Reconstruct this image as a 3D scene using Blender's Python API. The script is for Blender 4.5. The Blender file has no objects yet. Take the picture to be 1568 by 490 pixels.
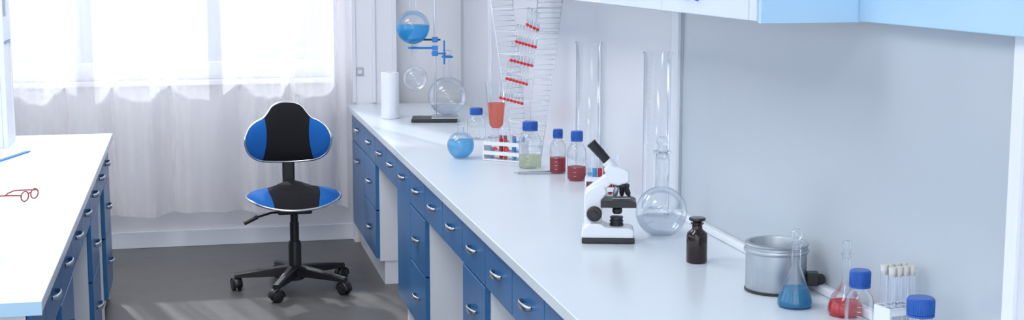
import bpy, math, random
from mathutils import Matrix, Vector, Euler
random.seed(4)
pi=math.pi
scene=bpy.context.scene
scene.view_settings.view_transform='Standard'
scene.view_settings.look='None'
scene.view_settings.exposure=0.68
COL=bpy.context.collection

# ------------------------------------------------------------------ camera
H=1.76; f=2178.0
cd=bpy.data.cameras.new('camera'); cam=bpy.data.objects.new('camera',cd); COL.objects.link(cam)
cam.location=(0,0,H)
cam.rotation_euler=Euler((pi/2-math.radians(8.178),0,-math.radians(12.70)))
cd.sensor_width=36; cd.lens=36*f/1568; cd.clip_start=.05; cd.clip_end=1500
scene.camera=cam

# ------------------------------------------------------------------ materials
def newmat(name):
    m=bpy.data.materials.new(name); m.use_nodes=True
    return m,m.node_tree,m.node_tree.nodes['Principled BSDF']
def mat(name,col,rough=.5,metal=0,var=.04,scale=6,coat=0,bump=0,spec=.5):
    m,nt,b=newmat(name)
    b.inputs['Roughness'].default_value=rough; b.inputs['Metallic'].default_value=metal
    b.inputs['Coat Weight'].default_value=coat
    b.inputs['Specular IOR Level'].default_value=spec
    n=nt.nodes.new('ShaderNodeTexNoise'); n.inputs['Scale'].default_value=scale; n.inputs['Detail'].default_value=4
    tc=nt.nodes.new('ShaderNodeTexCoord'); nt.links.new(tc.outputs['Object'],n.inputs['Vector'])
    r=nt.nodes.new('ShaderNodeValToRGB'); nt.links.new(n.outputs['Fac'],r.inputs['Fac'])
    r.color_ramp.elements[0].position=.3; r.color_ramp.elements[1].position=.7
    r.color_ramp.elements[0].color=tuple(c*(1-var) for c in col)+(1,)
    r.color_ramp.elements[1].color=tuple(min(1,c*(1+var)) for c in col)+(1,)
    nt.links.new(r.outputs['Color'],b.inputs['Base Color'])
    if bump:
        bm=nt.nodes.new('ShaderNodeBump'); bm.inputs['Strength'].default_value=bump; bm.inputs['Distance'].default_value=.002
        n2=nt.nodes.new('ShaderNodeTexNoise'); n2.inputs['Scale'].default_value=400
        nt.links.new(tc.outputs['Object'],n2.inputs['Vector'])
        nt.links.new(n2.outputs['Fac'],bm.inputs['Height']); nt.links.new(bm.outputs['Normal'],b.inputs['Normal'])
    return m
def glassmat(name,tint=(.97,.98,1),edge=(.60,.64,.70),refl=.5,base=.03,blend=.25):
    m=bpy.data.materials.new(name); m.use_nodes=True; nt=m.node_tree; nt.nodes.clear()
    o=nt.nodes.new('ShaderNodeOutputMaterial'); t=nt.nodes.new('ShaderNodeBsdfTransparent'); g=nt.nodes.new('ShaderNodeBsdfGlossy')
    g.inputs['Roughness'].default_value=.03; g.inputs['Color'].default_value=(.97,.98,1,1)
    lw=nt.nodes.new('ShaderNodeLayerWeight'); lw.inputs['Blend'].default_value=blend
    r=nt.nodes.new('ShaderNodeValToRGB'); r.color_ramp.elements[0].color=tint+(1,); r.color_ramp.elements[0].position=.35
    r.color_ramp.elements[1].color=edge+(1,); r.color_ramp.elements[1].position=.95
    nt.links.new(lw.outputs['Facing'],r.inputs['Fac']); nt.links.new(r.outputs['Color'],t.inputs['Color'])
    mm=nt.nodes.new('ShaderNodeMath'); mm.operation='MULTIPLY_ADD'; mm.inputs[1].default_value=refl; mm.inputs[2].default_value=base
    nt.links.new(lw.outputs['Fresnel'],mm.inputs[0])
    mx=nt.nodes.new('ShaderNodeMixShader'); nt.links.new(mm.outputs[0],mx.inputs[0]); nt.links.new(t.outputs[0],mx.inputs[1]); nt.links.new(g.outputs[0],mx.inputs[2])
    nt.links.new(mx.outputs[0],o.inputs[0]); return m
def liquid(name,col,trans=.45):
    m=bpy.data.materials.new(name); m.use_nodes=True; nt=m.node_tree; nt.nodes.clear()
    o=nt.nodes.new('ShaderNodeOutputMaterial'); t=nt.nodes.new('ShaderNodeBsdfTransparent'); t.inputs['Color'].default_value=col+(1,)
    d=nt.nodes.new('ShaderNodeBsdfPrincipled'); d.inputs['Base Color'].default_value=col+(1,); d.inputs['Roughness'].default_value=.08
    tl=nt.nodes.new('ShaderNodeBsdfTranslucent'); tl.inputs['Color'].default_value=col+(1,)
    m1=nt.nodes.new('ShaderNodeMixShader'); m1.inputs[0].default_value=.4
    nt.links.new(d.outputs[0],m1.inputs[1]); nt.links.new(tl.outputs[0],m1.inputs[2])
    mx=nt.nodes.new('ShaderNodeMixShader'); mx.inputs[0].default_value=1-trans
    nt.links.new(t.outputs[0],mx.inputs[1]); nt.links.new(m1.outputs[0],mx.inputs[2]); nt.links.new(mx.outputs[0],o.inputs[0]); return m

M={}
M['wall']=mat('wall_paint',(.85,.845,.87),.5,var=.01,scale=2)
M['panel']=mat('wall_panel_gloss',(.49,.535,.585),.25,var=.015,scale=1.5)
M['panel2']=mat('wall_panel_white',(.68,.69,.735),.25,var=.012,scale=1.5)
M['white']=mat('white_laminate',(.82,.84,.89),.35,var=.01)
M['top']=mat('countertop_laminate',(.73,.79,.845),.22,var=.008,scale=3)
M['topedge']=mat('countertop_edge',(.50,.74,.93),.3,var=.02)
M['blue']=mat('blue_laminate',(.026,.145,.360),.3,var=.06,scale=2)
M['lav']=mat('cabinet_lavender',(.66,.74,.93),.3,var=.01)
M['cyan']=mat('cabinet_light_blue',(.47,.70,.90),.3,var=.01)
M['steel']=mat('brushed_steel',(.62,.64,.67),.3,1,var=.06)
M['steel2']=mat('satin_steel',(.50,.53,.57),.42,.85,var=.06,scale=20)
M['chrome']=mat('chrome',(.86,.88,.9),.15,1,var=.01)
M['black']=mat('black_plastic',(.016,.016,.018),.4,var=.1)
M['whplastic']=mat('white_enamel',(.80,.83,.88),.25,var=.01)
M['ceil']=mat('ceiling_paint',(.85,.86,.88),.7,var=.01)
M['paper']=mat('paper',(.86,.88,.92),.9,var=.015,scale=30,bump=.3)
M['capblue']=mat('blue_cap_plastic',(.012,.10,.44),.35,var=.04)
M['clampblue']=mat('clamp_blue',(.02,.22,.62),.35,var=.04)
M['brown']=mat('brown_glass',(.020,.008,.008),.12,var=.1)
M['red']=mat('red_plastic',(.80,.02,.03),.4,var=.05)
M['wire']=mat('white_wire',(.80,.82,.86),.35,var=.01)
M['frame']=mat('spectacle_frame',(.30,.035,.02),.35,0,var=.1)
M['cork']=mat('stopper_beige',(.66,.64,.60),.6,var=.05)
M['asphalt']=mat('asphalt',(.115,.125,.165),.9,var=.3,scale=.25)
M['glass']=glassmat('clear_glass')
M['glass2']=glassmat('thick_glass',(.96,.97,.98),(.40,.45,.52),.5,.035)
M['pane']=glassmat('window_pane',(.94,.97,1),(.8,.88,.95),.5,.03)
M['lblue']=liquid('blue_liquid',(.10,.62,.95),.35)
M['lcyan']=liquid('pale_blue_liquid',(.30,.70,.93),.4)
M['lteal']=liquid('deep_blue_liquid',(.02,.38,.64),.3)
M['lred']=liquid('red_liquid',(.86,.04,.06),.3)
M['ldred']=liquid('dark_red_liquid',(.60,.07,.12),.4)
M['lor']=liquid('orange_liquid',(1.0,.42,.30),.6)
M['lgreen']=liquid('pale_green_liquid',(.84,.87,.72),.55)
M['lclear']=liquid('clear_liquid',(.88,.90,.93),.82)

m,nt,b=newmat('floor_linoleum')
tc=nt.nodes.new('ShaderNodeTexCoord'); n=nt.nodes.new('ShaderNodeTexNoise'); n.inputs['Scale'].default_value=5; n.inputs['Detail'].default_value=9; n.inputs['Distortion'].default_value=1.2; n.inputs['Roughness'].default_value=.7
r=nt.nodes.new('ShaderNodeValToRGB'); r.color_ramp.elements[0].position=.3; r.color_ramp.elements[1].position=.72
r.color_ramp.elements[0].color=(.094,.089,.087,1); r.color_ramp.elements[1].color=(.134,.127,.123,1)
nt.links.new(tc.outputs['Object'],n.inputs['Vector']); nt.links.new(n.outputs['Fac'],r.inputs['Fac']); nt.links.new(r.outputs['Color'],b.inputs['Base Color'])
b.inputs['Roughness'].default_value=.38; M['floor']=m

def padmat(name,thr,curv):
    m,nt,b=newmat(name)
    tc=nt.nodes.new('ShaderNodeTexCoord'); s=nt.nodes.new('ShaderNodeSeparateXYZ'); nt.links.new(tc.outputs['Object'],s.inputs[0])
    a=nt.nodes.new('ShaderNodeMath'); a.operation='ABSOLUTE'; nt.links.new(s.outputs['X'],a.inputs[0])
    z2=nt.nodes.new('ShaderNodeMath'); z2.operation='MULTIPLY_ADD'; z2.inputs[1].default_value=curv; z2.inputs[2].default_value=thr
    zz=nt.nodes.new('ShaderNodeMath'); zz.operation='POWER'; zz.inputs[1].default_value=2
    nt.links.new(s.outputs['Z' if 'back' in name else 'Y'],zz.inputs[0]); nt.links.new(zz.outputs[0],z2.inputs[0])
    g=nt.nodes.new('ShaderNodeMath'); g.operation='GREATER_THAN'; nt.links.new(a.outputs[0],g.inputs[0]); nt.links.new(z2.outputs[0],g.inputs[1])
    mx=nt.nodes.new('ShaderNodeMix'); mx.data_type='RGBA'; nt.links.new(g.outputs[0],mx.inputs['Factor'])
    mx.inputs[6].default_value=(.012,.012,.014,1); mx.inputs[7].default_value=(.012,.13,.46,1)
    nt.links.new(mx.outputs[2],b.inputs['Base Color']); b.inputs['Roughness'].default_value=.85; b.inputs['Specular IOR Level'].default_value=.25
    n=nt.nodes.new('ShaderNodeTexNoise'); n.inputs['Scale'].default_value=500; nt.links.new(tc.outputs['Object'],n.inputs['Vector'])
    bm=nt.nodes.new('ShaderNodeBump'); bm.inputs['Strength'].default_value=.5; bm.inputs['Distance'].default_value=.002
    nt.links.new(n.outputs['Fac'],bm.inputs['Height']); nt.links.new(bm.outputs['Normal'],b.inputs['Normal'])
    return m
M['padback']=padmat('chair_back_fabric',.112,1.2)
M['padseat']=padmat('chair_seat_fabric',.135,-.5)

# curtain
m=bpy.data.materials.new('sheer_curtain'); m.use_nodes=True; nt=m.node_tree; nt.nodes.clear()
o=nt.nodes.new('ShaderNodeOutputMaterial'); t=nt.nodes.new('ShaderNodeBsdfTransparent'); tl=nt.nodes.new('ShaderNodeBsdfTranslucent'); df=nt.nodes.new('ShaderNodeBsdfDiffuse')
tl.inputs['Color'].default_value=(.92,.90,.92,1); df.inputs['Color'].default_value=(.97,.94,.945,1); t.inputs['Color'].default_value=(1,1,1,1)
m1=nt.nodes.new('ShaderNodeMixShader'); m1.inputs[0].default_value=.36; nt.links.new(df.outputs[0],m1.inputs[1]); nt.links.new(tl.outputs[0],m1.inputs[2])
lw=nt.nodes.new('ShaderNodeLayerWeight'); lw.inputs['Blend'].default_value=.5
r=nt.nodes.new('ShaderNodeMapRange'); r.inputs['From Min'].default_value=0.02; r.inputs['From Max'].default_value=.60; r.inputs['To Min'].default_value=.46; r.inputs['To Max'].default_value=1
nt.links.new(lw.outputs['Facing'],r.inputs['Value'])
mx=nt.nodes.new('ShaderNodeMixShader'); nt.links.new(r.outputs[0],mx.inputs[0]); nt.links.new(t.outputs[0],mx.inputs[1]); nt.links.new(m1.outputs[0],mx.inputs[2])
nt.links.new(mx.outputs[0],o.inputs[0]); M['curtain']=m
m=bpy.data.materials.new('lamp_diffuser'); m.use_nodes=True; nt=m.node_tree; nt.nodes.clear()
o=nt.nodes.new('ShaderNodeOutputMaterial'); e=nt.nodes.new('ShaderNodeEmission'); e.inputs[0].default_value=(.97,.98,1,1); e.inputs[1].default_value=6.8; nt.links.new(e.outputs[0],o.inputs[0]); M['lamp']=m

# ------------------------------------------------------------------ geometry helpers
def empty(name,loc=(0,0,0),rz=0):
    e=bpy.data.objects.new(name,None); e.empty_display_size=.05; e.location=loc; e.rotation_euler=(0,0,rz); COL.objects.link(e); return e
def mesh(name,verts,faces,mt,parent=None,smooth=False,loc=None,rot=None):
    me=bpy.data.meshes.new(name); me.from_pydata([tuple(v) for v in verts],[],faces); me.update()
    mts=mt if isinstance(mt,list) else [mt]
    for k in mts: me.materials.append(M[k] if isinstance(k,str) else k)
    ob=bpy.data.objects.new(name,me); COL.objects.link(ob)
    if parent: ob.parent=parent
    if loc: ob.location=loc
    if rot: ob.rotation_euler=rot
    if smooth:
        for p in me.polygons: p.use_smooth=True
    return ob
def box(name,a,b,mt,parent=None,bevel=0,loc=None,rot=None):
    x0,y0,z0=a; x1,y1,z1=b
    v=[(x0,y0,z0),(x1,y0,z0),(x1,y1,z0),(x0,y1,z0),(x0,y0,z1),(x1,y0,z1),(x1,y1,z1),(x0,y1,z1)]
    fc=[(0,3,2,1),(4,5,6,7),(0,1,5,4),(1,2,6,5),(2,3,7,6),(3,0,4,7)]
    ob=mesh(name,v,fc,mt,parent,loc=loc,rot=rot)
    if bevel:
        md=ob.modifiers.new('bevel','BEVEL'); md.width=bevel; md.segments=3; md.limit_method='ANGLE'
        for p in ob.data.polygons: p.use_smooth=True
        w=ob.modifiers.new('wn','WEIGHTED_NORMAL'); w.keep_sharp=False
    return ob
def lathe(name,prof,mt,parent=None,seg=40,loc=None,rot=None,sharp=35):
    v=[];fc=[]
    rings=[]
    for (r,z) in prof:
        if r<1e-6: rings.append([len(v)]); v.append((0,0,z))
        else:
            rings.append(list(range(len(v),len(v)+seg)))
            for i in range(seg):
                a=2*pi*i/seg; v.append((r*math.cos(a),r*math.sin(a),z))
    for A,B in zip(rings[:-1],rings[1:]):
        for i in range(seg):
            j=(i+1)%seg
            if len(A)==1 and len(B)==1: continue
            if len(A)==1: fc.append((A[0],B[j],B[i]))
            elif len(B)==1: fc.append((A[i],A[j],B[0]))
            else: fc.append((A[i],A[j],B[j],B[i]))
    ob=mesh(name,v,fc,mt,parent,True,loc,rot)
    try: ob.data.set_sharp_from_angle(angle=math.radians(sharp))
    except Exception: pass
    return ob
def tube(name,pts,rad,mt,parent=None,cyclic=False,seg=8,loc=None,rot=None,rads=None):
    P=[Vector(p) for p in pts]; n=len(P); v=[];fc=[]
    prev=None
    for i,p in enumerate(P):
        if cyclic: t=(P[(i+1)%n]-P[i-1])
        else: t=P[min(i+1,n-1)]-P[max(i-1,0)]
        t.normalize()
        if prev is None:
            up=Vector((0,0,1)) if abs(t.z)<.9 else Vector((1,0,0))
            s=t.cross(up).normalized()
        else:
            s=(prev-t*prev.dot(t)).normalized()
        prev=s; u=t.cross(s)
        rr=rads[i] if rads else rad
        for k in range(seg):
            a=2*pi*k/seg; v.append(p+(s*math.cos(a)+u*math.sin(a))*rr)
    m=n if cyclic else n-1
    for i in range(m):
        j=(i+1)%n
        for k in range(seg):
            l=(k+1)%seg; fc.append((i*seg+k,i*seg+l,j*seg+l,j*seg+k))
    if not cyclic:
        fc.append(tuple(range(seg))[::-1]); fc.append(tuple((n-1)*seg+k for k in range(seg)))
    ob=mesh(name,v,fc,mt,parent,True,loc,rot)
    try: ob.data.set_sharp_from_angle(angle=math.radians(50))
    except Exception: pass
    return ob
def merged_tubes(name,segs,rad,mt,parent=None,seg=6):
    v=[];fc=[]
    for a,b in segs:
        a=Vector(a);b=Vector(b);t=(b-a).normalized(); up=Vector((0,0,1)) if abs(t.z)<.9 else Vector((1,0,0))
        s=t.cross(up).normalized();u=t.cross(s);o=len(v)
        for p in (a,b):
            for k in range(seg):
                an=2*pi*k/seg; v.append(p+(s*math.cos(an)+u*math.sin(an))*rad)
        for k in range(seg):
            l=(k+1)%seg; fc.append((o+k,o+l,o+seg+l,o+seg+k))
        fc.append(tuple(o+k for k in range(seg))[::-1]); fc.append(tuple(o+seg+k for k in range(seg)))
    return mesh(name,v,fc,mt,parent,True)
def prism(name,prof,y0,y1,mt,parent=None,bevel=.002,loc=None,rot=None):
    n=len(prof); v=[(x,y0,z) for x,z in prof]+[(x,y1,z) for x,z in prof]
    fc=[tuple(range(n)),tuple(range(2*n-1,n-1,-1))]+[(i,i+n,(i+1)%n+n,(i+1)%n) for i in range(n)]
    ob=mesh(name,v,fc,mt,parent,loc=loc,rot=rot)
    if bevel:
        md=ob.modifiers.new('bevel','BEVEL'); md.width=bevel; md.segments=3; md.limit_method='ANGLE'
        for p in ob.data.polygons: p.use_smooth=True
        ob.modifiers.new('wn','WEIGHTED_NORMAL')
    return ob
def crom(pts,per=8):
    n=len(pts); out=[]
    for i in range(n):
        p0,p1,p2,p3=[pts[(i+k)%n] for k in (-1,0,1,2)]
        for s in range(per):
            t=s/per
            out.append(tuple(.5*((2*b)+(-a+c)*t+(2*a-5*b+4*c-d)*t*t+(-a+3*b-3*c+d)*t**3) for a,b,c,d in zip(p0,p1,p2,p3)))
    return out

# ------------------------------------------------------------------ room
XR=1.65; YB=8.78; ZC=2.9
def addbox(v,fc,a,b):
    o=len(v);x0,y0,z0=a;x1,y1,z1=b
    v+= [(x0,y0,z0),(x1,y0,z0),(x1,y1,z0),(x0,y1,z0),(x0,y0,z1),(x1,y0,z1),(x1,y1,z1),(x0,y1,z1)]
    fc+=[tuple(o+i for i in q) for q in [(0,3,2,1),(4,5,6,7),(0,1,5,4),(1,2,6,5),(2,3,7,6),(3,0,4,7)]]
box('floor',(-3.0,-2.5,-.05),(XR+.1,YB+.1,0),'floor')
box('ceiling',(-3.0,-2.5,ZC),(XR+.1,YB+.1,ZC+.05),'ceil')
box('wall_right',(XR,-2.5,0),(XR+.1,YB+.1,ZC),'panel')
v=[];fc=[]
addbox(v,fc,(-3.1,-2.5,0),(-3.0,YB+.1,.95)); addbox(v,fc,(-3.1,-2.5,2.65),(-3.0,YB+.1,ZC))
for (a,b) in ((-2.5,-1.8),(.9,1.3),(4.0,4.4),(7.1,YB+.1)): addbox(v,fc,(-3.1,a,.95),(-3.0,b,2.65))
mesh('wall_left',v,fc,'wall')
for i,(a,b) in enumerate(((-1.8,.9),(1.3,4.0),(4.4,7.1))):  # unseen side windows, added to let daylight onto right wall and bench fronts
    w=empty('window_%d'%(i+2),(-3.05,(a+b)/2,.95)); hw=(b-a)/2; v=[];fc=[]
    addbox(v,fc,(-.03,-hw,0),(.03,hw,.06)); addbox(v,fc,(-.03,-hw,1.64),(.03,hw,1.70))
    for q in (-hw,-.03,hw-.06): addbox(v,fc,(-.03,q,.06),(.03,q+.06,1.64))
    mesh('window_frame',v,fc,'white',w); box('glazing',(-.003,-hw+.02,.03),(.003,hw-.02,1.67),'pane',w)
wx0,wx1,wz0,wz1=-2.2,.86,1.02,2.6
v=[];fc=[]
addbox(v,fc,(-3.0,YB,0),(XR,YB+.15,wz0)); addbox(v,fc,(-3.0,YB,wz1),(XR,YB+.15,ZC))
addbox(v,fc,(-3.0,YB,wz0),(wx0,YB+.15,wz1)); addbox(v,fc,(wx1,YB,wz0),(XR,YB+.15,wz1))
mesh('wall_back',v,fc,'wall')
w=empty('window_1',(0,0,0))
v=[];fc=[]
ya,yb=YB+.04,YB+.10
addbox(v,fc,(wx0,ya,wz0),(wx1,yb,wz0+.10)); addbox(v,fc,(wx0,ya,wz1-.08),(wx1,yb,wz1))
for x in (wx0,-1.45,-.72,.02,wx1-.07):
    addbox(v,fc,(x,ya,wz0+.1),(x+.07,yb,wz1-.08))
addbox(v,fc,(-.65,ya+.005,1.95),(.02,yb-.005,2.01))
mesh('window_frame',v,fc,'white',w)
box('glazing',(wx0+.02,YB+.065,wz0+.05),(wx1-.02,YB+.07,wz1-.05),'pane',w)
box('window_sill',(wx0-.04,YB-.07,wz0-.03),(wx1+.02,YB+.04,wz0),'white',w,.004)
box('ground_outside',(-500,YB+.3,-3.05),(500,1200,-3.0),'asphalt')
box('baseboard_back',(-3.0,YB-.015,0),(.96,YB,.10),'white',None,.003)
box('wall_pier',(.955,8.665,0),(1.22,YB,ZC),'wall')
box('trim_1',(.955,8.655,.87),(.975,8.665,ZC),'white')
box('trim_2',(1.075,8.650,.87),(1.095,8.665,ZC),'white')
box('trim_3',(1.20,8.650,.87),(1.225,8.665,ZC),'white')
so=empty('wall_socket',(1.0,8.664,1.06))
box('plate',(-.022,-.008,-.024),(.022,0,.024),'steel2',so,.003)
lathe('outlet',[(0,0),(.013,0),(.013,.004),(.010,.004),(.009,.001),(0,.001)],'white',so,24,(0,-.009,0),(pi/2,0,0))
box('trim_4',(XR-.012,7.82,.86),(XR,7.90,ZC),'white',None,.002)
box('trim_5',(XR-.014,4.66,.86),(XR,4.73,ZC),'white',None,.002)
box('trim_6',(XR-.004,4.64,.86),(XR,4.66,1.6),'steel2')
box('trim_7',(XR-.014,2.565,.90),(XR,2.605,1.6),'white',None,.002)
v=[];fc=[]
addbox(v,fc,(XR-.004,4.73,.8602),(XR,7.82,ZC)); addbox(v,fc,(XR-.004,7.90,.8602),(XR,8.66,ZC)); addbox(v,fc,(XR-.004,1.0,.8602),(XR,2.565,1.6))
mesh('wall_cladding',v,fc,'panel2')
box('baseboard_right',(XR-.024,1.0,.8605),(XR,4.655,.884),'white',None,.005)

for i,(x,y) in enumerate([(-.3,-.8),(-.3,1.4),(-.3,3.6),(-.3,5.6),(-.3,7.0)]):  # first panel is an unseen extra, added behind the camera for fill light
    L=empty('ceiling_light'+('' if i==0 else '.%03d'%i),(x,y,ZC))
    box('diffuser',(-.6,-.3,-.035),(.6,.3,-.02),'lamp',L)
    box('housing',(-.63,-.33,-.02),(.63,.33,0),'white',L,.004)
sun=bpy.data.lights.new('sun','SUN'); sun.energy=4.2; sun.angle=math.radians(1.2); sun.color=(1,.97,.93)
so_=bpy.data.objects.new('sun',sun); COL.objects.link(so_)
d=Vector((.28,-1,-.75)).normalized(); so_.rotation_euler=d.to_track_quat('-Z','Y').to_euler()
wd=bpy.data.worlds.new('world'); scene.world=wd; wd.use_nodes=True; bg=wd.node_tree.nodes['Background']
bg.inputs[0].default_value=(.82,.90,1,1); bg.inputs[1].default_value=1.6

# ------------------------------------------------------------------ curtain
def curt(x0,x1,seed,z0,z1,y):
    rnd=random.Random(seed); n=640; rows=30
    ph=[rnd.uniform(0,6.28) for _ in range(8)]
    v=[];fc=[]
    for j in range(rows+1):
        z=z0+(z1-z0)*j/rows
        for i in range(n+1):
            s=i/n; x=x0+(x1-x0)*s
            w=x+ .05*math.sin(x*5.3+ph[0])+.015*math.sin(x*13)
            a=.050*math.sin(w*2*pi/.33+ph[1])+.014*math.sin(w*2*pi/.17+ph[2]+.25*z)+.008*math.sin(w*2*pi/.075+ph[3]+.5*z)*(.5+.5*math.sin(x*9+ph[4]))
            lo=max(0,(1.0-z))
            a+=.010*lo*math.sin(x*23+ph[5]+z*1.5)
            xx=x+.018*math.cos(w*2*pi/.33+ph[1])
            v.append((xx,y+a,z+ (.008*math.sin(x*9+ph[6])+.004*math.sin(x*31) if j==0 else 0)))
    for j in range(rows):
        for i in range(n):
            a=j*(n+1)+i; fc.append((a,a+1,a+n+2,a+n+1))
    return v,fc
v,fc=curt(-2.1,.925,11,.235,2.75,8.59)
cu=mesh('curtain',v,fc,'curtain',None,True)
rod=empty('curtain_rod',(0,8.59,2.77))
tube('rod',[(-2.2,0,0),(.945,0,0)],.012,'steel',rod,seg=12)
for i in range(24): 
    x=-2.1+i*.13; tube('ring_%d'%i,[(x,.014*math.cos(a),.014*math.sin(a)) for a in [2*pi*k/12 for k in range(12)]],.002,'steel',rod,True,6)

# ------------------------------------------------------------------ drawer pull mesh
def pull_mesh():
    pts=[];n=12;L=.052
    for i in range(n+1):
        t=i/n; a=pi*t; pts.append((0,-L*math.cos(a),math.sin(a)**.6*.022 if 0<t<1 else 0))
    v=[];fc=[];k=8
    for i,(a,yy,h) in enumerate(pts):
        hh=.0075+.004*math.sin(pi*i/n)
        for q in range(k):
            an=2*pi*q/k; v.append((h+.0035*math.cos(an),yy,hh*math.sin(an)))
    for i in range(n):
        for q in range(k):
            l=(q+1)%k; fc.append((i*k+q,i*k+l,(i+1)*k+l,(i+1)*k+q))
    fc.append(tuple(range(k))); fc.append(tuple(n*k+q for q in range(k))[::-1])
    me=bpy.data.meshes.new('drawer_pull'); me.from_pydata(v,[],fc); me.materials.append(M['steel'])
    for p in me.polygons: p.use_smooth=True
    return me
PULL=pull_mesh()
cnt=[0]
def pull(parent,x,y,z,flip):
    cnt[0]+=1
    ob=bpy.data.objects.new('handle_%d'%cnt[0],PULL); COL.objects.link(ob); ob.parent=parent; ob.location=(x,y,z)
    ob.rotation_euler=(0,0,pi if flip else 0)
def front(parent,nm,xf,ya,yb,za,zb,side,hz=None):
    g=.0035; t=.018
    if side>0: a,b=(xf,ya+g,za+g),(xf+t,yb-g,zb-g)
    else: a,b=(xf-t,ya+g,za+g),(xf,yb-g,zb-g)
    box(nm,a,b,'blue',parent,.002)
    if hz is not None: pull(parent,xf,(ya+yb)/2,hz,side>0)

# ---- right bench
rb=empty('laboratory_bench')
box('countertop',(.92,1.0,.825),(XR-.001,8.652,.86),'top',rb,.003)
Yb=[8.60,7.98,7.49,7.06,6.67,6.26,5.84,5.41,4.99,4.58,4.17,3.76,3.35,2.93,2.5,2.08,1.6]
T=['dd','3','g','g','D','3','g','g','3','g','g','3','D','g','g','3']
xf=.94
v=[];fc=[]
for i,y in enumerate(Yb):
    mid_gap = 0<i<len(T) and T[i]=='g' and T[i-1]=='g'
    addbox(v,fc,(xf+.019,y-.009,.13 if not mid_gap else .655),(1.55 if not mid_gap else 1.4,y+.009,.825))
addbox(v,fc,(1.50,1.6,0),(1.52,8.6,.825))
for i,tp in enumerate(T):
    if tp!='g': addbox(v,fc,(xf+.019,Yb[i+1],.13),(1.5,Yb[i],.15))
    else: addbox(v,fc,(xf+.03,Yb[i+1],.64),(1.45,Yb[i],.655))
mesh('carcass',v,fc,'white',rb)
v=[];fc=[]
for i in range(len(T)):
    if T[i]!='g': addbox(v,fc,(.985,Yb[i+1],0),(1.5,Yb[i],.13))
mesh('plinth',v,fc,'white',rb)
for i,tp in enumerate(T):
    yb_,ya_=Yb[i],Yb[i+1]
    if tp in('g',): front(rb,'drawer_%d'%i,xf,ya_,yb_,.655,.822,1,.745)
    elif tp=='3':
        front(rb,'drawer_%da'%i,xf,ya_,yb_,.655,.822,1,.745)
        front(rb,'drawer_%db'%i,xf,ya_,yb_,.405,.655,1,.53)
        front(rb,'drawer_%dc'%i,xf,ya_,yb_,.14,.405,1,.275)
    elif tp=='dd':
        front(rb,'drawer_%da'%i,xf,ya_,yb_,.655,.822,1,.745)
        front(rb,'door_%d'%i,xf,ya_,yb_,.14,.655,1,.56)
    elif tp=='D':
        front(rb,'door_%d'%i,xf,ya_,yb_,.14,.822,1,.745)
for k,(a,b) in enumerate([(6.68,7.48),(5.0,5.83),(3.77,4.57)]):
    box('service_box_%d'%k,(1.15,a,.0),(1.5,b,.12),'white',rb,.004)

# ---- left bench
lb=empty('island_bench')
box('countertop',(-1.35,3.83,.825),(-.405,7.50,.86),'top',lb,.004)
box('edge_band',(-1.35,3.826,.824),(-.404,3.83,.8605),'topedge',lb)
LY=[7.47,6.99,6.52,6.05,5.58,5.11,4.64,4.17,3.86]
LT=['3','g','3','g','g','3','g','D']
xl=-.43
v=[];fc=[]
for i,y in enumerate(LY):
    mg=0<i<len(LT) and LT[i]=='g' and LT[i-1]=='g'
    addbox(v,fc,(-1.2,y-.009,.0 if not mg else .655),(xl-.019,y+.009,.825))
addbox(v,fc,(-1.22,3.86,0),(-1.2,7.47,.825))
for i,tp in enumerate(LT):
    if tp!='g': addbox(v,fc,(-1.2,LY[i+1],.02),(xl-.03,LY[i],.13))
mesh('carcass',v,fc,'white',lb)
for i,tp in enumerate(LT):
    yb_,ya_=LY[i],LY[i+1]
    front(lb,'drawer_%da'%i,xl,ya_,yb_,.655,.822,-1,.745)
    if tp=='3':
        front(lb,'drawer_%db'%i,xl,ya_,yb_,.405,.655,-1,.53)
        front(lb,'drawer_%dc'%i,xl,ya_,yb_,.10,.405,-1,.255)
    elif tp=='D':
        front(lb,'door_%d'%i,xl,ya_,yb_,.10,.655,-1,.55)

# ---- cabinet standing on left bench
gc=empty('glazed_cabinet',(-1.085,6.9,.8605))
hx,y0_,y1_=.23,.11,.41
bx=hx-.022
for nm,a,b,mt in [('side_near',(-hx,y0_,0),(bx,y0_+.02,1.1),'white'),('side_far',(-hx,y1_-.02,0),(bx,y1_,1.1),'white'),
    ('base',(-hx,y0_+.021,0),(bx,y1_-.021,.03),'white'),('top',(-hx,y0_+.021,1.08),(bx,y1_-.021,1.1),'white'),
    ('back',(-hx,y0_+.021,.031),(-hx+.01,y1_-.021,1.079),'white'),('shelf',(-hx+.011,y0_+.022,.50),(bx-.01,y1_-.022,.52),'lav'),
    ('stile_1',(bx+.001,y1_-.04,.0),(hx,y1_,1.1),'white'),('stile_2',(bx+.001,y0_,.0),(hx,y0_+.03,1.1),'white'),
    ('panel_low',(bx+.001,y0_+.031,.0),(hx-.004,y1_-.041,.485),'white'),
    ('shelf_edge',(bx+.001,y0_+.031,.486),(hx+.001,y1_-.041,.50),'blue'),('rail_mid',(bx+.001,y0_+.031,.501),(hx,y1_-.041,.61),'lav'),
    ('rail_top',(bx+.001,y0_+.031,1.05),(hx,y1_-.041,1.1),'white')]:
    box(nm,a,b,mt,gc)
box('door_glass',(bx+.004,y0_+.031,.611),(bx+.008,y1_-.041,1.049),'pane',gc)

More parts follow.
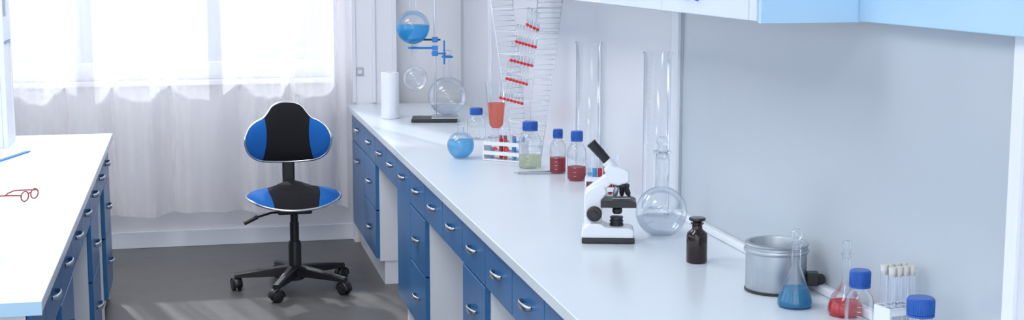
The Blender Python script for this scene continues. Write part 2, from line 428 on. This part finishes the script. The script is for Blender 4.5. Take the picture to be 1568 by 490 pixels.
# ---- wall cabinets
wc=empty('wall_cabinet',(0,0,0))
box('carcass',(1.358,3.25,1.60),(XR-.006,6.5,2.3),'white',wc)
box('end_panel',(1.345,3.232,1.598),(XR-.006,3.25,2.3),'cyan',wc)
ys=[3.25,3.30,3.97,4.60,5.25,5.9,6.5]
for i in range(len(ys)-1):
    box('door_%d'%i,(1.34,ys[i]+.002,1.602),(1.358,ys[i+1]-.002,2.29),'lav' if i<3 else 'white',wc,.002)
for i,y in enumerate((3.66,3.74)):
    tube('handle_%d'%i,[(1.34,y,1.645),(1.318,y,1.65),(1.312,y+.008,1.675),(1.318,y,1.70),(1.34,y,1.705)],.007,'capblue',wc,seg=10)
box('wall_shelf',(1.60,1.2,1.60),(XR-.006,3.230,2.05),'cyan',None,.003)

# ------------------------------------------------------------------ office chair
ch=empty('office_chair',(.505,7.50,0))
def pad(name,ctrl,mp,th,mt,rimr,parent,loc,under=.5):
    o=crom(ctrl,8); n=len(o); R=14; v=[];fc=[]
    cx=sum(p[0] for p in o)/n; cy=sum(p[1] for p in o)/n
    for side in (1,-1):
        base=len(v)
        v.append(mp(cx,cy,side*th*(1 if side>0 else under)))
        for r in range(1,R+1):
            q=r/R
            h=th*(1-q**3.2)**.6*(1 if side>0 else under)*side
            for p in o: v.append(mp(cx+(p[0]-cx)*q,cy+(p[1]-cy)*q,h))
        for i in range(n):
            j=(i+1)%n
            fc.append((base,base+1+i,base+1+j) if side>0 else (base,base+1+j,base+1+i))
            for r in range(R-1):
                a=base+1+r*n+i; b_=base+1+r*n+j; c=b_+n; d=a+n
                fc.append((a,d,c,b_) if side>0 else (a,b_,c,d))
    mesh(name,v,fc,mt,parent,True,loc)
    tube(name+'_trim',[mp(p[0],p[1],0) for p in o],rimr,'chrome',parent,True,8,loc)
half=[(0,.165),(.045,.160),(.080,.142),(.103,.112),(.128,.083),(.170,.062),(.205,.032),(.227,-.02),(.222,-.07),(.200,-.112),(.155,-.142),(.09,-.153),(0,-.157)]
backc=half+[(-x,y) for x,y in half[-2:0:-1]]
pad('backrest',backc,lambda x,y,h:(x,-h-1.1*x*x+.35*y*y,y),.028,'padback',.0065,ch,(-.015,.16,.818))
half=[(0,.215),(.06,.208),(.11,.185),(.16,.15),(.215,.115),(.243,.06),(.245,-.02),(.228,-.10),(.185,-.17),(.11,-.215),(0,-.23)]
seatc=half+[(-x,y) for x,y in half[-2:0:-1]]
def seatmap(x,y,h):
    hump=.045*math.exp(-(x/.10)**2)*max(0,(y+.05)/.25)
    return (x,y,h+.30*x*x-(.9*(y+.08)**2 if y<-.08 else 0)+hump)
pad('seat',seatc,seatmap,.052,'padseat',.0065,ch,(0,-.02,.485),.5)
tube('spine',[(0,.05,.43),(0,.17,.43),(0,.225,.47),(0,.225,.60),(0,.20,.72),(0,.18,.80)],.02,'black',ch,seg=12,loc=(-.012,0,0))
box('spine_cover',(-.045,.165,.50),(.02,.205,.70),'black',ch,.01)
box('mechanism',(-.09,-.09,.415),(.09,.10,.462),'black',ch,.01)
lathe('gas_lift',[(0,.06),(.034,.06),(.034,.24),(.030,.255),(.030,.26),(.024,.26),(.024,.36),(.020,.36),(.020,.425),(0,.425)],'black',ch,32)
tube('lever',[(-.02,-.03,.425),(-.12,-.06,.425),(-.19,-.08,.41),(-.255,-.09,.385)],.006,'black',ch,seg=8)
tube('lever_grip',[(-.195,-.08,.41),(-.23,-.086,.395),(-.265,-.092,.38)],.011,'black',ch,seg=10)
lathe('hub',[(0,.115),(.045,.112),(.055,.10),(.055,.06),(.04,.05),(0,.05)],'black',ch,32)
for k in range(5):
    a=math.radians(176+72*k); c,s=math.cos(a),math.sin(a)
    v=[];fc=[];n=10
    for i in range(n+1):
        t=i/n; rr=.03+t*.29; w_=.029-.011*t; zt=.128-.036*t**1.3; zb=.074-.004*t
        for (sx,zz) in ((-w_,zb),(w_,zb),(w_,zt-.008),(w_*.6,zt),(-w_*.6,zt),(-w_,zt-.008)):
            v.append((c*rr-s*sx,s*rr+c*sx,zz))
    for i in range(n):
        for q in range(6):
            l=(q+1)%6; fc.append((i*6+q,i*6+l,(i+1)*6+l,(i+1)*6+q))
    fc.append(tuple(range(6))[::-1]); fc.append(tuple(n*6+q for q in range(6)))
    mesh('leg_%d'%k,v,fc,'black',ch,True).data.set_sharp_from_angle(angle=math.radians(40))
    cx,cy=c*.31,s*.31
    th=a+1.9+.5*k
    tube('caster_stem_%d'%k,[(cx,cy,.045),(cx,cy,.085)],.009,'black',ch,seg=12)
    for sd in (-1,1):
        lathe('caster_%d_%s'%(k,'a' if sd<0 else 'b'),[(0,-.010),(.024,-.010),(.030,-.006),(.030,.006),(.024,.010),(0,.010)],'black',ch,28,
          (cx-math.sin(th)*.016*sd,cy+math.cos(th)*.016*sd,.030),(pi/2,0,th))
    v=[];fc=[];m_=10
    for sd in (-.024,.024):
        for i in range(m_+1):
            an=math.radians(-10+ 200*i/m_); v.append((.035*math.cos(an),sd,.035*math.sin(an)))
    for i in range(m_): fc.append((i,i+1,m_+2+i,m_+1+i))
    ob=mesh('caster_hood_%d'%k,v,fc,'black',ch,True,(cx,cy,.031),(0,0,th)); md=ob.modifiers.new('s','SOLIDIFY'); md.thickness=.003

# ------------------------------------------------------------------ glassware helpers
Z=.8612
def sph(r,zc,a0,a1,n=16):
    return [(r*math.sin(math.radians(a0+(a1-a0)*i/n)),zc-r*math.cos(math.radians(a0+(a1-a0)*i/n))) for i in range(n+1)]
def round_flask(parent,pre,r,zc,neckr,ztop,liq=None,level=0,flat=False,rot=None,loc=None,gl='glass'):
    ang=180-math.degrees(math.asin(neckr/r))
    s=sph(r,zc,0 if not flat else 28,ang,22)
    if flat: prof=[(0,s[0][1]+.001)]+s
    else: prof=s
    zn=prof[-1][1]
    prof+= [(neckr*.97,zn+.008),(neckr*.95,zn+.02),(neckr*.95,ztop-.01),(neckr*1.25,ztop-.006),(neckr*1.3,ztop),(neckr*1.05,ztop+.001),(neckr*.85,ztop-.01)]
    lathe(pre+'_glass',prof,gl,parent,48,loc,rot,60)
    if liq:
        ri=r*.965; al=math.degrees(math.acos(max(-1,min(1,(zc-level)/ri))))
        s=sph(ri,zc,0 if not flat else 28,al,18)
        if flat: s=[(0,s[0][1])]+s
        lathe(pre+'_liquid',s+[(0,s[-1][1])],liq,parent,48,loc,rot,60)
def bottle(name,x,y,r,h,liq=None,lv=0,capr=None,caph=.028):
    p=empty(name,(x,y,Z)); capr=capr or r*.62; nk=capr*.85; hs=h-caph-.012
    lathe('glass_body',[(0,.003),(r*.9,.0),(r,.006),(r,hs*.72),(r*.93,hs*.84),(r*.72,hs*.93),(nk,hs),(nk,h-caph)],'glass2',p,40,sharp=60)
    if liq: lathe('liquid',[(0,.005),(r*.88,.005),(r*.95,.010),(r*.95,lv),(0,lv)],liq,p,40)
    v=[(0,h-caph),(capr,h-caph),(capr,h-.003),(capr-.003,h),(0,h)]
    lathe('screw_cap',v,'capblue',p,40)
    merged_tubes('cap_ribs',[((capr*math.cos(a),capr*math.sin(a),h-caph+.002),(capr*math.cos(a),capr*math.sin(a),h-.005)) for a in [2*pi*k/36 for k in range(36)]],.0008,'capblue',p,5)
    lathe('pour_ring',[(nk+.001,h-caph-.006),(capr*1.03,h-caph-.006),(capr*1.03,h-caph-.001),(nk,h-caph-.001)],'capblue',p,40)
    segs=[]
    for q in range(5):
        z=.02+hs*.11*q
        pts=[(r*1.004*math.cos(a),r*1.004*math.sin(a),z) for a in [math.radians(-125)+.3*k/3 for k in range(4)]]
        segs+=list(zip(pts[:-1],pts[1:]))
    merged_tubes('printed_scale',segs,.0006,'white',p,4)
    return p
def erlen(name,x,y,rb,h,nr,liq,lv,stop=True):
    p=empty(name,(x,y,Z)); zn=h*.68
    pr=[(0,.002),(rb*.94,0),(rb,.008),(rb*.97,.02),(nr*1.08,zn-.01),(nr,zn+.004),(nr,h-.006),(nr*1.3,h-.003),(nr*1.3,h),(nr*.95,h)]
    lathe('glass_body',pr,'glass2',p,40,sharp=60)
    def rad(z): return rb*.97+(nr*1.08-rb*.97)*(z-.02)/(zn-.03)
    lathe('liquid',[(0,.004),(rb*.9,.004),(rb*.95,.010),(rb*.93,.02),(rad(lv)*.95,lv),(0,lv)],liq,p,40,sharp=60)
    if stop: 
        lathe('stopper',[(0,h-.015),(nr*.8,h-.015),(nr*.95,h+.002),(nr*.6,h+.006),(nr*.55,h+.010)]+[(nr*1.25*math.sin(math.radians(a)),h+.024-.015*math.cos(math.radians(a))) for a in range(30,181,15)],'glass2',p,28,sharp=60)
    return p
def gradcyl(name,x,y,r,h):
    p=empty(name,(x,y,Z))
    lathe('tube',[(0,.025),(r*.97,.022),(r,.03),(r,h-.008),(r*1.08,h-.003),(r*1.08,h),(r*.96,h)],'glass2',p,48,sharp=60)
    lathe('foot',[(0,0),(r*1.0,0),(r*1.0,.01),(r*.9,.014),(r*.5,.02),(r*.5,.024),(0,.024)],'glass2',p,48)
    ticks=[]
    for k in range(26):
        z=.07+k*(h-.12)/25; L=.38 if k%5==0 else .2
        pts=[(r*1.003*math.cos(a),r*1.003*math.sin(a),z) for a in [math.radians(-140)-L*q/4 for q in range(5)]]
        ticks+=list(zip(pts[:-1],pts[1:]))
    merged_tubes('graduations',ticks,.0006,'steel2',p,4)
    return p

# ---- retort stand with flasks
rs=empty('retort_stand',(1.30,7.68,Z),-.2)
box('base_plate',(-.13,-.09,.0),(.12,.09,.018),'black',rs,.004)
tube('rod',[(0,0,.018),(0,0,.86)],.006,'steel',rs,seg=14)
box('ceramic_plate',(-.02,-.085,.018),(.125,.085,.026),'steel2',rs,.003)
round_flask(rs,'large_flask',.105,.135,.024,.365,'lclear',.085,loc=(.066,-.0,0),gl='glass2')
for nm,z,x1,mt in [('clamp_arm_1',.37,.06,'clampblue'),('clamp_arm_2',.445,-.15,'black'),('clamp_arm_3',.745,.16,'black')]:
    tube(nm,[(-.02 if x1>0 else .03,-.012,z),(x1,-.012,z)],.005,mt,rs,seg=10)
    box(nm+'_boss',(-.016,-.024,z-.014),(.016,.014,z+.014),'clampblue' if nm!='clamp_arm_3' else 'black',rs,.003)
    tube(nm+'_screw',[(0,-.02,z),(0,-.055,z)],.003,'steel',rs,seg=8)
    box(nm+'_wing',(-.012,-.062,z-.003),(.012,-.055,z+.003),'clampblue',rs,.001)
def clampjaw(nm,x,z,r):
    for sgn in (-1,1):
        pts=[(x+r*math.cos(a)*1.1,-.0+sgn*r*math.sin(a)*1.1,z) for a in [pi*k/8*.85+.25 for k in range(9)]]
        tube(nm+('_a' if sgn<0 else '_b'),pts,.005,'clampblue',rs,seg=8)
clampjaw('jaw_1',.066,.37-.02,.026)
clampjaw('jaw_2',-.12,.40,.022)
tube('jaw_2_arm',[(0,-.012,.40),(-.095,-.012,.40)],.006,'clampblue',rs,seg=8)
box('jaw_2_boss',(-.016,-.026,.388),(.016,.014,.412),'clampblue',rs,.003)
tube('jaw_3_arm',[(0,-.012,.70),(-.095,-.012,.70)],.005,'black',rs,seg=8)
tube('tall_clamp',[(.05,-.01,.31),(.05,-.01,.44)],.005,'clampblue',rs,seg=8)
round_flask(rs,'small_flask',.068,.232,.016,.415,loc=(-.112,0,0),gl='glass2')
round_flask(rs,'blue_flask',.092,.512,.022,.74,'lblue',.525,loc=(-.12,0,0),gl='glass2')
clampjaw('jaw_3',-.12,.70,.024)
lathe('large_flask_stopper',[(0,.35),(.018,.35),(.022,.37),(.028,.375),(.028,.385),(0,.39)],'glass2',rs,28,(.066,0,0))

pt=empty('paper_towel_roll',(1.075,7.86,Z))
lathe('roll',[(.02,0),(.049,0),(.05,.002),(.05,.253),(.049,.255),(.02,.255),(.02,0)],'paper',pt,48)
lathe('core',[(.0195,.001),(.0195,.254),(.0175,.254),(.0175,.001)],'cork',pt,32)

p=empty('round_bottom_flask',(1.165,6.215,Z)); round_flask(p,'flask',.061,.058,.016,.155,'lcyan',.082,True,gl='glass2')
bottle('reagent_bottle',1.365,6.86,.045,.155,capr=.031)
bottle('reagent_bottle.001',1.40,5.86,.048,.20,'lgreen',.055,.032,.034)
bottle('reagent_bottle.002',1.478,5.69,.034,.185,'ldred',.065,.020,.032)
bottle('reagent_bottle.003',1.505,5.49,.038,.20,'ldred',.055,.024,.035)
bottle('reagent_bottle.004',1.555,3.085,.034,.150,None,0,.025,.036)
bottle('reagent_bottle.005',1.56,2.80,.040,.150,None,0,.030,.036)

# ---- conical measure with orange liquid
p=empty('conical_measure',(1.47,6.88,Z))
lathe('glass_body',[(0,0),(.042,0),(.042,.005),(.012,.014),(.009,.03),(.018,.045),(.034,.065),(.054,.27),(.058,.276),(.053,.276)],'glass2',p,40,sharp=60)
def cr(z): return .034+.020*(z-.065)/.205-.002
lathe('liquid',[(0,.05),(.02,.05),(.033,.068),(cr(.175),.175),(0,.175)],'lor',p,40)

# ---- test tubes
def ttube(p,i,x,y,z0,h,r,liq,lv,stopper=None):
    lathe('tube_%d'%i,[(r*math.sin(math.radians(a)),z0+r-r*math.cos(math.radians(a))) for a in range(0,91,15)]+[(r,z0+h-.004),(r*1.2,z0+h)],'glass',p,18,(x,y,0),sharp=60)
    if liq: lathe('tube_liquid_%d'%i,[(r*.93*math.sin(math.radians(a)),z0+r-r*.93*math.cos(math.radians(a))) for a in range(0,91,15)]+[(r*.93,z0+lv),(0,z0+lv)],liq,p,18,(x,y,0),sharp=60)
    if stopper: lathe('tube_stopper_%d'%i,[(0,z0+h-.01),(r*.9,z0+h-.01),(r*1.15,z0+h+.012),(r*1.1,z0+h+.014),(0,z0+h+.014)],stopper,p,18,(x,y,0))
def rack(name,x,y,rz,L,W,Hh,n,tubes,th,r,stopper=None,tiers=(.5,1),mt='whplastic'):
    p=empty(name,(x,y,Z),rz)
    box('end_a',(-L/2,-W/2,0),(-L/2+.006,W/2,Hh),mt,p,.002); box('end_b',(L/2-.006,-W/2,0),(L/2,W/2,Hh),mt,p,.002)
    box('bottom',(-L/2,-W/2,0),(L/2,W/2,.006),mt,p,.001)
    for q,t in enumerate(tiers):
        z=Hh*t; v=[];fc=[]
        for s in (-1,0,1): addbox(v,fc,(-L/2+.004,s*(W/2-.003)-.003,z-.005-(.012 if s else 0)),(L/2-.004,s*(W/2-.003)+.003,z))
        for k in range(n+1):
            xx=-L/2+.006+(L-.012)*k/n; addbox(v,fc,(xx-.0015,-W/2,z-.0045),(xx+.0015,W/2,z-.0005))
        mesh('tier_%d'%q,v,fc,mt,p)
    i=0
    for (k,row,liq,lv) in tubes:
        xx=-L/2+.006+(L-.012)*(k+.5)/n; ttube(p,i,xx,row*W/4,.007,th,r,liq,lv,stopper); i+=1
    return p
rk=rack('test_tube_rack',1.345,6.10,-.72,.19,.075,.085,8,[(1,-1,'lcyan',.05),(2,1,'lred',.10),(3,-1,'lred',.09),(3,1,'ldred',.1),(4,-1,'lor',.09),(5,1,'lred',.1),(6,-1,'lblue',.10),(7,1,'lcyan',.1)],.135,.0085)
rack('test_tube_rack.001',1.50,5.10,-.35,.13,.06,.075,6,[(0,-1,'lor',.05),(0,1,'lcyan',.08),(1,-1,'lblue',.1),(2,-1,'lred',.10),(3,1,'lred',.11),(4,-1,'lred',.10),(5,-1,'lred',.09),(5,1,'lcyan',.1)],.145,.0085)
rack('test_tube_rack.002',1.590,2.965,.15,.085,.062,.09,4,[(k,rr,None,0) for k in range(4) for rr in (-1,1)],.165,.0078,'cork')
for sx in (-.03,.03): lathe('red_cap_%s'%('a' if sx<0 else 'b'),[(0,0),(.008,0),(.008,.006),(0,.006)],'red',rk,20,(sx,-.0375,.055),(pi/2,0,0))

gr=empty('glass_stirring_rods',(1.40,5.72,Z+.0045))
for i,(a,l,yy) in enumerate([(-.05,.16,0),(.12,.15,-.02),(-.2,.13,-.04)]):
    c,s=math.cos(a),math.sin(a); tube('rod_%d'%i,[(-l/2*c-.02,-l/2*s+yy,0),(l/2*c-.02,l/2*s+yy,0)],.004,'steel2' if i else 'cork',gr,seg=10)

# ---- drying rack: two leaning wire ladders carrying rows of red-capped tubes
wr=empty('wire_drying_rack',(1.478,6.28,Z),-.75)
def lerp(a,b,t): return tuple(a[i]+(b[i]-a[i])*t for i in range(3))
segs=[]
def ladder(b0,b1,t0,t1,n):
    segs.append((b0,t0)); segs.append((b1,t1))
    for k in range(n+1): segs.append((lerp(b0,t0,k/n),lerp(b1,t1,k/n)))
ladder((.045,-.06,0),(.10,-.03,0),(.11,-.08,.74),(.20,-.01,.74),32)
ladder((-.03,-.06,0),(.01,.01,0),(-.135,-.08,.70),(-.075,.01,.70),30)
for k in range(7):
    t=(k+.6)/7
    a0=lerp((-.03,-.06,0),(-.135,-.08,.70),t); b0=lerp((.045,-.06,0),(.11,-.08,.74),t)
    a1=lerp((.01,.01,0),(-.075,.01,.70),t); b1=lerp((.10,-.03,0),(.20,-.01,.74),t)
    segs.append((a0,(b0[0],b0[1],b0[2]-.03))); segs.append((a1,(b1[0],b1[1],b1[2]-.03)))
merged_tubes('wires',segs,.0021,'wire',wr)
caps=[]; tubes_=[]
for (cx,cz,hw) in [(-.030,.248,.055),(.000,.337,.050),(.025,.421,.052),(.050,.505,.048),(.085,.582,.026)]:
    n=7 if hw>.03 else 4
    for i in range(n):
        u=-1+2*i/(n-1)
        yf=-.065-.02*cz/.7
        pnt=Vector((cx+u*hw,yf,cz-u*.010)); caps.append((pnt,pnt+Vector((0,-.012,.004)))); tubes_.append((pnt,pnt+Vector((-.03,.06,.075))))
merged_tubes('red_caps',caps,.0062,'red',wr,10)
merged_tubes('stored_tubes',tubes_,.005,'glass2',wr,8)

gradcyl('graduated_cylinder',1.588,5.615,.052,.55)
gradcyl('graduated_cylinder.001',1.57,4.68,.047,.57)

p=empty('florence_flask',(1.472,4.327,Z)); round_flask(p,'flask',.083,.076,.022,.275,'lclear',.058,True,gl='glass2')
lathe('stopper',[(0,.25),(.017,.25),(.021,.276),(.014,.284),(.013,.29)]+[(.019*math.sin(math.radians(a)),.306-.017*math.cos(math.radians(a))) for a in range(45,181,15)],'glass2',p,28,sharp=60)

p=empty('brown_reagent_bottle',(1.442,3.91,Z))
lathe('glass_body',[(0,0),(.029,0),(.031,.003),(.031,.078),(.029,.088),(.017,.098),(.015,.102),(.015,.112),(.019,.115),(.019,.119),(.012,.119)],'brown',p,40,sharp=50)
lathe('stopper',[(0,.11),(.012,.112),(.013,.122),(.024,.126),(.025,.131),(.023,.134),(0,.135)],'brown',p,40,sharp=50)

p=empty('laboratory_water_bath',(1.53,3.53,Z))
lathe('vessel',[(0,.004),(.080,.004),(.082,.008),(.082,.105),(.086,.107),(.088,.112),(.086,.117),(.082,.118),(.082,.124),(.086,.126),(.087,.130),(.084,.133),(.074,.133),(.072,.128),(.072,.03),(0,.028)],'steel2',p,64,sharp=50)
lathe('foot_ring',[(.078,0),(.084,0),(.084,.006),(.078,.006)],'black',p,64)
lathe('inner_plate',[(0,.085),(.05,.085),(.052,.09),(0,.092)],'steel',p,40)
box('control_box',(.078,-.045,.02),(.112,-.0,.055),'black',p,.006,rot=(0,0,-.3))
lathe('knob',[(0,0),(.014,0),(.013,.012),(0,.013)],'black',p,24,(.103,-.058,.038),(pi/2+.2,0,-.3))

erlen('erlenmeyer_flask',1.505,3.345,.046,.165,.0125,'lteal',.050)
p=empty('volumetric_flask',(1.592,3.235,Z))
lathe('glass_body',[(0,.002),(.040,0),(.044,.008),(.043,.025),(.034,.05),(.014,.078),(.0105,.09),(.0105,.150),(.0145,.154),(.0145,.158),(.010,.158)],'glass2',p,40,sharp=60)
lathe('liquid',[(0,.004),(.038,.004),(.0415,.01),(.040,.027),(.036,.035),(0,.035)],'lred',p,40)
lathe('stopper',[(0,.145),(.009,.145),(.0105,.16),(.008,.165),(.011,.172),(.011,.186),(.008,.19),(0,.19)],'glass2',p,24,sharp=50)

# ------------------------------------------------------------------ microscope
ms=empty('microscope',(1.275,4.275,Z),-.28)
S=1/492
def P(l): return [((x-933)*S,(376-y)*S) for x,y in l]
prism('foot_pad',P([(893,376),(975,376),(975,368),(893,368)]),-.052,.052,'black',ms,.003)
prism('base',P([(892,368),(974,368),(974,356),(966,352),(930,351),(922,345),(905,345),(894,352)]),-.05,.05,'whplastic',ms,.006)
prism('pillar',P([(897,354),(922,354),(925,330),(924,310),(932,300),(928,288),(918,285),(905,292),(896,300)]),-.024,.024,'whplastic',ms,.006)
prism('arm',P([(896,302),(899,293),(932,268),(938,262),(950,262),(955,272),(940,284),(922,300),(920,312),(900,312)]),-.019,.019,'whplastic',ms,.006)
prism('head',P([(930,272),(926,262),(934,254),(958,261),(966,266),(966,282),(950,288),(934,284)]),-.023,.023,'whplastic',ms,.006)
def pt3(x,y): return ((x-933)*S,0,(376-y)*S)
tube('eyepiece_tube',[pt3(944,265),pt3(930,250)],.017,'whplastic',ms,seg=24)
tube('eyepiece',[pt3(938,258),pt3(922,239),pt3(921.5,238.5),pt3(909,225),pt3(906,221.5)],.014,'black',ms,seg=24,rads=[.0145,.0145,.0155,.0155,.017])
lathe('nosepiece',[(0,-.004),(.021,-.004),(.024,.002),(.022,.010),(0,.014)],'black',ms,32,pt3(955,289),(0,.25,0))
for i,(dx,dy,tl) in enumerate([(-8,0,.25),(6,0,-.35),(0,8,0)]):
    lathe('objective_%d'%i,[(0,-.032),(.004,-.032),(.006,-.026),(.0085,-.022),(.0085,0),(0,0)],'black' if i else 'steel2',ms,20,((955+dx-933)*S,dy*S,(376-291)*S),(0,tl,0))
prism('stage',P([(922,320),(977,320),(977,312),(970,309),(922,309)]),-.048,.05,'black',ms,.002)
tube('stage_clip',[((940-933)*S,-.03,(376-307)*S),((968-933)*S,-.02,(376-307)*S)],.0025,'steel',ms)
lathe('condenser',[(0,0),(.012,0),(.016,.006),(.016,.016),(.012,.02),(0,.02)],'black',ms,28,((948-933)*S,0,(376-333)*S))
lathe('illuminator',[(0,0),(.02,0),(.022,.004),(.0215,.010),(.019,.011),(.019,.014),(.0215,.015),(.0215,.021),(.019,.022),(.019,.026),(.021,.027),(.0205,.032),(0,.034)],'black',ms,36,((947-933)*S,0,(376-353)*S))
for sd in (-1,1):
    lathe('focus_knob_%s'%('a' if sd<0 else 'b'),[(0,0),(.023,0),(.024,.003),(.024,.016),(.022,.019),(.012,.020),(.012,.030),(.010,.032),(0,.032)],'black',ms,36,((912-933)*S,sd*.023,(376-331)*S),(pi/2 if sd<0 else -pi/2,0,0))

# ------------------------------------------------------------------ left bench items
cb=empty('clipboard',(-.958,6.70,Z),-.3)
box('board',(-.16,-.22,0),(.16,.22,.004),'clampblue',cb,.001)
box('sheet',(-.145,-.205,.004),(.145,.205,.006),'paper',cb)
box('clip',(-.04,-.21,.004),(.04,-.185,.014),'steel',cb,.002)
sp=empty('eyeglasses',(-.60,5.46,Z),1.15)
for s in (-1,1):
    c=[(s*.034+.026*math.cos(a),0,.022+.018*math.sin(a)) for a in [2*pi*k/28 for k in range(28)]]
    tube('rim_%s'%('l' if s<0 else 'r'),c,.0024,'frame',sp,True,8)
    mesh('lens_%s'%('l' if s<0 else 'r'),c,[tuple(range(28))],'pane',sp)
    tube('temple_%s'%('l' if s<0 else 'r'),[(s*.060,0,.028),(s*.066,.006,.030),(s*.067,.05,.028),(s*.065,.10,.024),(s*.063,.125,.014),(s*.062,.14,.003)],.0024,'frame',sp)
tube('bridge',[(-.008,0,.028),(0,-.001,.031),(.008,0,.028)],.0022,'frame',sp)
